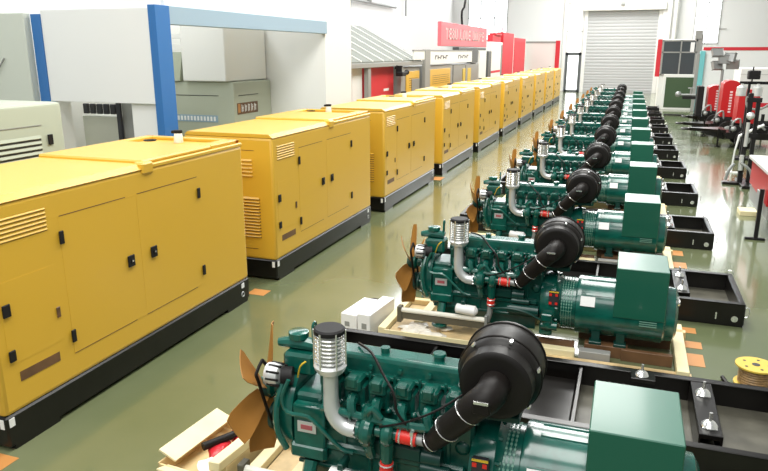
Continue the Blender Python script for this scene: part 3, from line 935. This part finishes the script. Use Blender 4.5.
# ------------------------------------------------------------------ left side: canopies, exhibition booth
g1 = thing('grey_generator', (-7.3, 4.8, 0), 'pale grey-green canopied generator behind the nearest yellow set', 'generator', 'grey canopied generators')
MB().box(-.8, .8, -1.8, 1.8, .25, 2.42, .05, 3).build('canopy_body', 'pale_green', g1)
MB().box(-.78, .78, -1.78, 1.78, 0, .25, .01).build('skid_base', 'black', g1)
MB().box(.80, .803, -1.7, .55, 1.0, 2.14).build('door', 'pale_green', g1)
MB().box(.80, .806, -1.7, 1.45, 2.165, 2.175).build('door_seam', 'grey', g1)
m = MB(); m2 = MB()
for i in range(5):
    m.prism([(.80, 1.77 + i * .06), (.815, 1.78 + i * .06), (.80, 1.815 + i * .06)], 'y', .82, 1.42)
    m2.box(.80, .806, .80, 1.42, 1.755 + i * .06, 1.77 + i * .06)
m.build('louvre', 'pale_green', g1)
m2.build('louvre_gap', 'ink', g1)
MB().box(.80, .82, 1.52, 1.59, 1.93, 2.05, .004).build('latch', 'matt_black', g1)

bo = thing('exhibition_booth', (-7.0, 9.1, 0), 'white exhibition booth with blue posts and beam behind the yellow row', 'booth')
# local origin at the near right corner
MB().box(-2.2, -.02, .02, .10, 2.20, 3.66, .004).build('front_panel', 'white', bo)
MB().box(-.06, .08, -.02, .34, 0, 3.70, .006).build('corner_post', 'blue', bo)
MB().box(-2.40, -2.20, .0, .12, 1.0, 3.60, .004).build('left_post', 'blue', bo)
MB().box(-.10, .06, .34, 6.40, 3.42, 3.70, .006).build('side_beam', 'blue_pale', bo)
MB().box(-.08, -.0, .34, 6.40, 3.70, 5.4).build('fascia', 'white', bo)
MB().box(-3.8, .0, 6.40, 8.05, 0, 5.4, .01).build('end_wall', 'white_stone', bo)
MB().box(-3.9, -3.8, .2, 8.05, 0, 3.6).build('back_wall', 'frame_white', bo)
MB().box(-.62, -.10, .10, .36, 0, 2.20, .004).build('side_column', 'white', bo)
MB().box(-2.48, -2.18, .14, .44, 0, 2.20, .004).build('side_column', 'frame_white', bo)

# dark instruments on the booth shelf
sf = thing('instrument_shelf', (-8.85, 10.0, 0), 'grey cabinet with a row of black instruments inside the booth opening', 'cabinet')
MB().box(-.55, .25, 0, .5, 0, 1.88, .01).build('cabinet_body', 'greige', sf)
MB().box(.30, .75, .05, .5, 0, 2.3, .01).build('cabinet_side', 'grey', sf)
m = MB()
for i in range(5):
    x = -.5 + i * .15
    m.box(x, x + .11, -.02, .04, 1.92, 2.10, .01)
m.box(.25, .33, -.03, .02, 1.2, 2.15)
m.build('instrument', 'ink', sf)

g2 = thing('grey_generator', (-8.5, 13.72, 0), 'grey canopied generator with a coloured label strip inside the booth', 'generator', 'grey canopied generators')
MB().box(-1.75, 0, 0, 1.75, .2, 2.34, .04, 3).build('canopy_body', 'canopy_side', g2)
MB().box(-1.7, -.05, .02, 1.7, 0, .2).build('skid_base', 'black', g2)
MB().box(-1.7, -.4, -.006, .0, 2.02, 2.035).box(.0, .006, .2, 1.1, 2.02, 2.035).build('door_seam', 'ink', g2)
m = MB().box(.0, .008, .12, 1.05, 1.60, 1.86).build('label_plate', 'brown', g2)
mm = MB()
for i in range(5):
    y = .30 + i * .145
    mm.box(.008, .012, y, y + .022, 1.65, 1.82).box(.008, .012, y + .05, y + .07, 1.66, 1.80).box(.008, .012, y, y + .09, 1.73 + (i % 3) * .03, 1.75 + (i % 3) * .03)
mm.build('label_text', 'white', m)
MB().box(.008, .012, .14, .25, 1.64, 1.84).build('label_mark', 'orange', m)
m = MB().box(-1.6, -.45, -.008, 0, 1.42, 1.58).build('blue_strip', 'blue_pale', g2)
mm = MB()
for i in range(12):
    mm.box(-1.55 + i * .09, -1.50 + i * .09, -.011, -.008, 1.45, 1.55)
mm.build('strip_text', 'white', m)
# white upper enclosure above it
oc = thing('overhead_enclosure', (-8.6, 13.6, 2.35), 'white enclosure with side slots resting on the grey booth generator', 'enclosure')
MB().box(-1.15, 0, 0, 1.85, 0, 1.25, .02).build('enclosure_body', 'frame_white', oc)
MB().box(-1.85, -1.75, 0, .3, 0, 1.4).box(-1.85, -1.15, .05, .35, .95, 1.05).box(-1.85, -1.15, .05, .35, .72, .82).build('slotted_rack', 'frame_white', oc)
MB().prism([(-1.72, .65), (-1.16, .65), (-1.28, 0.0), (-1.66, 0.0)], 'y', .06, .4).build('hopper', 'pale_green', oc)

# pale partition far left
pt = thing('white_partition', (-11.3, 9.0, 0), 'pale grey partition left of the blue booth post', 'partition')
MB().box(-2.6, 1.85, 0, .15, 0, 3.62, .01).build('partition_panel', 'partition', pt)
MB().tube([(1.35, -.02, 2.9), (1.15, -.03, 2.65), (.95, -.02, 2.3), (.9, -.02, 1.9)], .012, 6).build('hanging_hose', 'grey', pt)

# ribbed awning stall
aw = thing('awning_stall', (-7.5, 18.0, 0), 'ribbed grey lean-to awning stall with red panels behind the yellow row', 'stall')
MB().prism([(0, 2.66), (-2.3, 3.88), (-2.3, 3.94), (0, 2.72)], 'y', 0, 7.3).build('awning_roof', 'roof', aw)
for i in range(8):
    y = .12 + i * .98
    MB().prism([(.01, 2.71), (-2.3, 3.935), (-2.3, 3.965), (.01, 2.745)], 'y', y, y + .05).build('roof_rib', 'frame_white', aw)
MB().box(-.04, .08, 0, 7.3, 2.54, 2.68, .01).build('eave_beam', 'grey', aw)
MB().box(-2.34, -2.22, 0, 7.3, 3.7, 3.88, .01).build('ridge_beam', 'grey', aw)
for y in (1.62, 4.75):
    MB().box(-.10, .04, y, y + .22, 0, 2.54).build('stall_post', 'grey', aw)
for y in (.1, 7.1):
    MB().box(-2.34, -2.22, y, y + .12, 0, 3.7).build('stall_post', 'grey', aw)
MB().box(-.30, -.18, .0, .77, 0, 2.54).build('red_infill', 'red_panel', aw)
MB().box(-.30, -.16, .80, 1.60, 0, 2.54).build('white_infill', 'frame_white', aw)
MB().box(-.30, -.18, 1.95, 4.6, 0, 2.54).build('red_infill', 'red_panel', aw)
MB().box(-.18, -.17, 3.6, 4.1, 1.75, 1.83).build('red_panel_print', 'white', aw)
tag(MB().box(-7.40, -7.16, 22.0, 22.45, 2.22, 2.36, .02).cyl((-7.28, 22.4, 2.28), (-7.28, 22.8, 2.32), .06).sphere((-7.28, 22.85, 2.33), .09).box(-7.44, -7.24, 22.15, 22.22, 2.34, 2.56).box(-7.46, -7.4, 22.1, 22.25, 2.45, 2.57).build('cctv_camera', 'matt_black'),
    'small black camera hanging under the awning beam over the red panel', 'camera')


def yellow_cabinet(y, w, label, door_w):
    c = thing('control_cabinet', (-7.55, y, 0), label, 'cabinet', 'grey control cabinets with yellow doors')
    MB().box(-1.2, 0, 0, w, 0, 2.48, .02).build('cabinet_body', 'grey', c)
    d = MB().box(0, .03, .35, .35 + door_w, .2, 2.33, .006).build('door', 'yellow', c)
    m = MB()
    for i in range(5):
        m.box(.03, .036, .7, .1 + door_w, 1.75 + i * .08, 1.765 + i * .08)
    m.build('door_louvre', 'brown', d)
    MB().box(.03, .05, .45, .55, 1.2, 1.35).build('door_handle', 'matt_black', d)
    return c


c1 = yellow_cabinet(23.2, 2.1, 'grey cabinet with yellow door and grey screen, left of the tall dark post', 1.6)
MB().box(.035, .05, .95, 1.9, .9, 2.05, .01).build('screen', 'steel', c1)
yellow_cabinet(26.3, 4.1, 'grey cabinet with a wide yellow door under the white sign box', 3.25)
c3 = thing('control_cabinet', (-7.55, 30.6, 0), 'light grey cabinet with narrow yellow strips right of the wide yellow door', 'cabinet', 'grey control cabinets with yellow doors')
MB().box(-1.2, 0, 0, 5.3, 0, 2.45, .02).build('cabinet_body', 'steel', c3)
MB().box(0, .03, 1.75, 2.25, .3, 2.25, .006).build('yellow_strip', 'spool', c3)
MB().box(0, .03, 2.75, 3.45, .3, 2.25, .006).build('yellow_strip', 'spool', c3)
MB().box(0, .04, 2.3, 2.65, .3, 2.4, .006).build('dark_strip', 'grey', c3)
tag(MB().box(-7.5, -7.36, 25.4, 26.1, 0, 3.1, .02).build('steel_post', 'grey'), 'tall dark grey post between the two yellow-doored cabinets', 'post')


def sign_box(y0, y1, z0, z1, label, glyphs, x=-7.46, d=.35):
    c = thing('sign_box', (x, y0, z0), label, 'sign', 'white signs over the cabinets')
    MB().box(-d, 0, 0, y1 - y0, 0, z1 - z0, .01).build('sign_panel', 'frame_white', c)
    MB().box(-d, .01, -.05, y1 - y0 + .05, z1 - z0, z1 - z0 + .05).build('sign_rim', 'grey', c)
    m = MB()
    for gy in glyphs:
        for i in range(5):
            y = gy + i * .42
            m.obox((.004, y, .26), (1, 0, 0), (0, .5, 1), (0, 1, -.5), .008, .15, .09)
            m.box(0, .008, y + .06, y + .30, .30 - (i % 2) * .07, .34 - (i % 2) * .07)
    m.build('sign_text', 'ink', c)
    return c


sign_box(23.9, 25.25, 2.72, 3.03, 'small white sign box left of the tall dark post', [], -7.35, .06)
sign_box(26.4, 33.9, 2.53, 3.03, 'white sign box with two groups of black characters over the wide yellow door', [.75, 4.7])
# red banner sign hanging from a cable
rs = thing('hanging_sign', (-7.5, 28.1, 3.24), 'faded red hanging sign with white lettering above the cabinets', 'sign')
MB().box(-.15, 0, 0, 9.5, 0, .97, .02).build('sign_board', 'pink', rs)
m = MB()
# three words of tall white letters
def letter(m, y, w, code):
    z0, z1, t = .28, .74, .09
    for s in code:
        if s == 'l': m.box(0, .012, y, y + t, z0, z1)
        if s == 'r': m.box(0, .012, y + w - t, y + w, z0, z1)
        if s == 't': m.box(0, .012, y, y + w, z1 - .08, z1)
        if s == 'm': m.box(0, .012, y, y + w, .48, .55)
        if s == 'b': m.box(0, .012, y, y + w, z0, z0 + .08)
        if s == 'c': m.box(0, .012, y + w / 2 - t / 2, y + w / 2 + t / 2, z0, z1)
        if s == 'd': m.box(0, .012, y + w - t, y + w, .48, z1)
y = .75
for wd in (['tc', 'ltmb', 'lrtmb', 'lrb'], ['lb', 'lrtb', 'lrb', 'ltmb'], ['lrb', 'lrtb', 'lrb', 'ltmd', 'ltmb']):
    m = MB()
    for c in wd:
        letter(m, y, .42, c)
        y += .55
    y += .42
    m.build('sign_lettering', 'sign_white', rs)
tag(MB().tube([(-7.6, 32.2, 4.22), (-7.6, 32.1, 4.8), (-7.5, 32.3, 5.3), (-7.5, 32.4, 7.9)], .05).build('hanging_cable', 'matt_black'), 'black cable dropping from above to the faded red sign', 'cable')
tag(MB().box(-7.8, -7.5, 31.3, 37.5, 3.09, 3.22, .02).box(-7.75, -7.5, 34.05, 35.5, 2.47, 3.1).build('sign_bracket', 'dark_frame'), 'dark steel bracket under the faded red sign', 'bracket')
tag(MB().box(-8.8, -7.52, 36.0, 37.8, 0, 3.05, .02).build('white_cabinet', 'frame_white'), 'low white cabinet right of the sign bracket', 'cabinet', 'white cabinets behind the row')
tag(MB().box(-7.58, -7.44, 37.95, 38.8, 0, 3.05, .02).build('steel_post', 'dark_frame'), 'dark post between the low and the tall white cabinet', 'post')
wc = thing('white_cabinet', (-7.5, 38.95, 0), 'tall white cabinet with a red stripe before the red display panels', 'cabinet', 'white cabinets behind the row')
MB().box(-1.2, 0, 0, 3.6, 0, 3.55, .02).build('cabinet_body', 'frame_white', wc)
MB().box(0, .01, .0, 3.0, 1.85, 1.97).build('red_stripe', 'red_panel', wc)
MB().box(0, .04, 3.1, 3.35, .2, 3.4).build('cabinet_edge', 'steel', wc)
for (y0, y1, z1, n) in ((42.7, 46.6, 4.15, 'taller red display panel right of the tall white cabinet'), (47.1, 51.9, 3.92, 'lower red display panel next to the white end board')):
    q = thing('exhibition_stand', (-7.5, y0, 0), n, 'panel', 'red display panels')
    MB().box(-.4, 0, 0, y1 - y0, 0, z1, .01).build('panel_face', 'red_panel', q)
    MB().box(-.38, .01, y1 - y0, y1 - y0 + .14, 0, z1 + .01).build('panel_edge', 'frame_white', q)
tag(MB().box(-7.9, -7.5, 40.4, 42.3, 3.95, 4.05).box(-7.55, -7.5, 42.2, 42.3, 3.9, 4.4).box(-7.9, -7.6, 39.8, 42.4, 3.56, 3.94).build('header_panel', 'red_panel'), 'short red header panel on the tall white cabinet', 'panel')
q = thing('end_board', (-7.6, 52.6, 0), 'wide white board with a grey top rail and a red end near the glass door', 'board')
MB().box(0, 2.2, 0, .1, 0, 3.62).build('board_face', 'frame_white', q)
MB().box(0, 2.2, -.02, .12, 3.62, 3.75).build('top_rail', 'grey', q)
MB().box(2.2, 2.5, -.05, .15, 0, 3.8).build('red_end', 'red_panel', q)

# ------------------------------------------------------------------ far right: office, partition
of = thing('glazed_office', (1.4, 41.0, 0), 'small glazed office with dark windows right of the roller shutter', 'office')
MB().box(0, 2.0, .05, 2.0, 0, 3.66, .02).build('office_wall', 'frame_white', of)
MB().box(-.22, .0, .0, .25, 1.7, 3.66).build('red_edge', 'red_panel', of)
MB().box(.08, 1.72, .0, .05, 1.82, 3.55).build('window_pane', 'dark_glass', of)
m = MB()
for x in (.03, .93, 1.68): m.box(x, x + .07, -.03, .05, 1.8, 3.62)
for zz in (1.78, 2.95, 3.55): m.box(.03, 1.75, -.03, .05, zz, zz + .07)
m.build('window_frame', 'grey', of)
MB().box(1.42, 1.62, -.04, -.01, 3.0, 3.5).build('poster', 'white', of)
MB().box(1.75, 2.0, .0, .1, 1.8, 3.9).build('corner_panel', 'grey', of)
tag(MB().box(3.0, 3.35, 40.95, 41.3, 3.66, 4.1, .02).build('roof_unit', 'grey'), 'small grey box on top of the glazed office', 'box')
gb = thing('display_board', (1.62, 40.2, 0), 'dark olive board in a pale frame below the office windows', 'board')
MB().box(.12, 1.5, -.02, .04, .12, 1.70).build('board_face', 'olive', gb)
MB().box(0, 1.85, .0, .12, 0, 1.85, .01).build('board_frame', 'frame_white', gb)
tp = thing('teal_pillar', (3.35, 39.6, 0), 'teal edge pillar between the office and the white partition', 'pillar')
MB().box(-.12, .12, 0, .3, 0, 3.05, .01).build('pillar_face', 'teal', tp)
MB().box(-.28, -.12, .02, .3, 0, 2.9, .01).build('pillar_side', 'grey', tp)
wp = thing('white_partition', (3.48, 39.8, 0), 'large white partition with a red top stripe behind the red trailers', 'partition')
MB().box(0, 5.5, 0, .15, 0, 3.08).build('partition_panel', 'wall', wp)
MB().box(-.1, 5.5, -.03, .16, 3.08, 3.24).build('top_stripe', 'red_panel', wp)

# green valve stand in front of the olive board
vs = thing('valve_stand', (2.75, 36.5, 0), 'small grey valve standing on a black stand before the olive board', 'valve')
MB().cyl((-.5, 0, 1.0), (.35, 0, 1.0), .05).sphere((-.55, 0, 1.02), .14).cyl((.0, 0, 1.0), (0, 0, 1.3), .04).torus((0, 0, 1.32), (0, 0, 1), .12, .02).sphere((.4, 0, 1.0), .1).build('valve_body', 'steel', vs)
MB().box(-.35, .5, -.1, .1, .80, .94, .01).box(.30, .40, -.05, .05, 0, .9).box(.1, .6, -.25, .25, 0, .05).box(-1.1, -.2, -.1, .1, .0, .06).build('stand', 'matt_black', vs)

# white generator behind the trailers
wg = thing('white_generator', (4.25, 32.4, 0), 'large white canopied generator with a red stripe at the right edge', 'generator')
MB().box(0, 3.2, 0, 1.9, .2, 2.35, .04, 2).build('canopy_body', 'frame_white', wg)
MB().box(.05, 3.1, .05, 1.8, 0, .2).build('skid_base', 'black', wg)
MB().box(.5, 3.2, -.008, 0, .78, .95).build('red_stripe', 'red_panel', wg)
MB().box(.4, .405, -.008, 0, .3, 2.2).box(.0, 3.1, -.008, 0, 2.1, 2.11).build('door_seam', 'grey', wg)


# ------------------------------------------------------------------ red trailer sets
def trailer(x, y, eye_x, eye_z, hb, ht, label, hood_w=.9, rz=0.0, rad=False):
    """two-wheeled trailer: drawbar points towards -x"""
    t = thing('pump_trailer', (x, y, 0), label, 'trailer', 'red trailer pumps along the right side', rz)
    e = eye_x - x
    m = MB()
    m.prism([(e + .1, -.05), (e + .1, .05), (0, .55), (0, -.55)], 'z', eye_z - .05, eye_z + .05)
    m.prism([(e + .35, eye_z - .05), (0, eye_z - .05), (0, eye_z - .28)], 'y', -.35, -.30)
    m.prism([(e + .35, eye_z - .05), (0, eye_z - .05), (0, eye_z - .28)], 'y', .30, .35)
    m.build('drawbar', 'black', t)
    MB().torus((e, 0, eye_z), (0, 0, 1), .12, .035, 16, 8).build('tow_eye', 'black', t)
    MB().box(-.05, 1.9, -.6, .6, .35, .48, .01).box(.0, 1.9, -.62, -.5, .3, .5).build('chassis', 'black', t)
    for s in (-1, 1):
        w = MB().lathe((.55, s * .62, .30), (0, s, 0), [(0, .2), (.01, .29), (.04, .31), (.14, .31), (.17, .29), (.18, .18)], 20).build('wheel', 'rubber', t)
        MB().lathe((.55, s * .70, .30), (0, s, 0), [(0, .05), (.09, .17), (.10, .15), (.11, .05)], 14).build('wheel_hub', 'steel', w)
    # hood: rounded slab
    pts = []
    for i in range(17):
        a = PI * i / 16
        pts.append((.55 - math.cos(a) * hood_w / 2, .0 + ht - .15 + math.sin(a) * .15))
    pts = [(.55 - hood_w / 2, hb)] + pts + [(.55 + hood_w / 2, hb)]
    h = MB().prism(pts, 'y', -.5, .45).build('hood', 'red_machine', t)
    m = MB()
    for i in range(8):
        m.box(.55 - .04, .55 + .05, -.508, -.5, hb + .15 + i * .10, hb + .21 + i * .10)
    m.build('hood_lettering', 'sign_white', h)
    if rad:
        MB().box(-.15, .08, -.42, .42, .48, ht - .05, .02).build('radiator', 'matt_black', t)
    else:
        MB().box(.2, .95, -.40, .40, .48, hb + .02, .02).build('engine_body', 'matt_black', t)
    m = MB()
    m.tube([(.2, -.55, .5), (.15, -.6, .8), (.35, -.6, .95), (.4, -.55, .6)], .03)
    m.tube([(.8, -.55, .5), (.9, -.62, .75), (1.1, -.6, .62)], .035)
    m.sphere((.2, -.6, .62), .09).sphere((.75, -.6, .55), .08)
    m.build('pump_piping', 'steel', t)
    MB().cyl((1.0, -.5, .5), (1.0, -.5, 1.1), .05).cyl((.9, -.55, .8), (1.3, -.55, .8), .06).sphere((1.3, -.55, .8), .08).build('pump_outlet', 'matt_black', t)
    MB().box(.1, 1.2, -.58, -.3, .46, .72, .02).cyl((.3, -.6, .6), (.3, -.3, .6), .12).cyl((.8, -.62, .66), (.8, -.3, .66), .14).build('pump_engine', 'matt_black', t)
    m = MB()
    m.cyl((-.2, -.45, 0.04), (-.2, -.45, .6), .03).cyl((-.2, -.45, 0), (-.2, -.45, .04), .08)
    m.cyl((1.7, -.5, 0.04), (1.7, -.5, .5), .03).cyl((1.7, -.5, 0), (1.7, -.5, .04), .08)
    m.build('support_leg', 'black', t)
    return t


trailer(2.72, 31.0, 2.22, .42, .62, 1.72, 'red trailer set farthest back, with a rounded hood and black radiator', .62, rad=True)
trailer(2.85, 28.0, 1.85, .42, .74, 2.02, 'middle red trailer set with white vertical lettering', .55)
trailer(3.02, 25.0, 1.85, .52, .80, 1.85, 'nearest red trailer set with white lettering and a black drawbar', .60)

# floodlight cluster on a mast behind the hoods
fl = thing('floodlight_mast', (3.25, 29.5, 0), 'silver floodlight cluster on a mast above the red trailers', 'floodlight')
MB().cyl((0, 0, 0), (0, 0, 2.35), .05).box(-.3, .3, -.3, .3, 0, .05).build('mast', 'steel', fl)
for (dx, dz, ax) in ((-.22, .15, (.4, -.6, .3)), (.2, .45, (-.5, -.6, .2)), (-.25, .62, (.2, -.7, .5)), (.32, .2, (-.2, -.8, -.3)), (.0, .38, (.1, -.9, .1))):
    a = Vector(ax).normalized()
    u, w = frame_of(a)
    MB().obox((dx, -.05, 2.35 + dz), u, w, a, .40, .32, .1, .02).build('lamp_head', 'steel', fl)
# stainless cans on a rack above the nearest trailer
rk = thing('filter_rack', (3.0, 22.0, 0), 'dark rack carrying three stainless filter cans above the nearest trailer', 'rack')
MB().box(-.1, 1.2, -.1, .0, 2.12, 2.2, .01).box(.12, .18, -.1, 0, 0, 2.2).box(1.1, 1.2, -.1, 0, 0, 2.2).box(.0, 1.3, -.3, .3, 0, .06).build('rack_frame', 'matt_black', rk)
for x in (-.05, .35, .8):
    MB().lathe((x, -.2, 1.80), (0, 0, 1), [(0, .08), (.01, .13), (.24, .13), (.26, .10), (.30, .04), (.34, .04)], 18).build('filter_can', 'silver', rk)
MB().box(.08, .38, -.2, .1, 2.26, 2.5, .02).cyl((.2, -.05, 2.2), (.2, -.05, 2.6), .02).build('gauge_box', 'matt_black', rk)
MB().tube([(.1, -.2, 1.8), (.15, -.25, 1.5), (.5, -.2, 1.45), (.8, -.2, 1.7)], .03).build('rack_hose', 'grey', rk)
# black twin post press on the floor
pr = thing('lifting_stand', (2.62, 17.6, 0), 'black upright stand with twin posts and a metal foot beside the workbench', 'stand')
MB().box(-.08, .02, -.06, .06, .05, 2.1, .01).box(.10, .18, -.06, .06, .05, 2.0, .01).box(-.1, .2, -.07, .07, 1.1, 1.2).box(-.1, .2, -.07, .07, 1.9, 2.0).build('upright', 'matt_black', pr)
MB().box(-.4, .4, -.12, .12, 0, .06, .01).box(-.05, .15, -.6, .6, 0, .07, .01).build('foot', 'black', pr)
MB().cyl((-.02, -.08, .9), (-.02, -.08, 1.45), .04).cyl((-.06, -.1, .35), (-.06, -.1, .7), .05).sphere((.0, -.12, 1.6), .09).build('hydraulic_ram', 'silver', pr)
MB().tube([(-.2, -.1, .5), (-.3, -.15, .35), (-.35, -.15, .12)], .035).tube([(.2, -.3, .1), (.1, -.35, .4), (-.1, -.3, .55)], .03).build('linkage', 'steel', pr)
# white bent bar of a trailer jack
tag(MB().tube([(2.62, 19.3, .0), (2.64, 19.3, .55), (2.70, 19.3, .95), (3.25, 19.5, 1.22)], [.02, .02, .035, .035], 8, smooth=0).box(2.5, 2.9, 19.25, 19.35, 0, .03).build('prop_bar', 'white'), 'bent white prop bar leaning up from the floor before the red trailers', 'bar')
tag(MB().box(2.16, 2.46, 14.1, 14.5, 0, .09, .006).build('wooden_block', 'wood_light'), 'small pale wooden block on the floor near the workbench', 'block')

# workbench at the right edge
wbn = thing('workbench', (2.20, 12.3, 0), 'workbench with a red apron and pale top at the right picture edge', 'workbench')
MB().box(-.04, 1.3, -.4, 1.65, 1.12, 1.18, .006).build('bench_top', 'steel_light', wbn)
MB().prism([(-.3, .62), (1.5, .70), (1.5, 1.10), (-.3, 1.10)], 'x', 0, .05).build('red_apron', 'red_machine', wbn)
MB().box(.02, .08, -.3, 1.5, .40, .66, .005).build('grey_side', 'grey', wbn)
for yy in (-.02,):
    MB().box(-.07, -.01, yy - .03, yy + .03, .03, .85).box(-.20, .10, yy - .04, yy + .04, 0, .035, .004).build('leg', 'matt_black', wbn)
for yy in (-.02, 1.3):
    MB().box(1.15, 1.21, yy - .03, yy + .03, .0, 1.12).build('leg', 'matt_black', wbn)
MB().box(-.01, .03, .35, .60, .40, .75, .01).build('side_bracket', 'steel', wbn)
m = MB()
for i in range(6):
    m.torus((-.02, -.25 + random.uniform(-.04, .04), .82 + random.uniform(-.05, .05)), (1, random.uniform(-.4, .4), random.uniform(-.4, .4)), .07, .012, 14, 6)
tag(m.build('chain_coil', 'silver'), 'small coil of bright chain hung on the red workbench apron', 'chain')
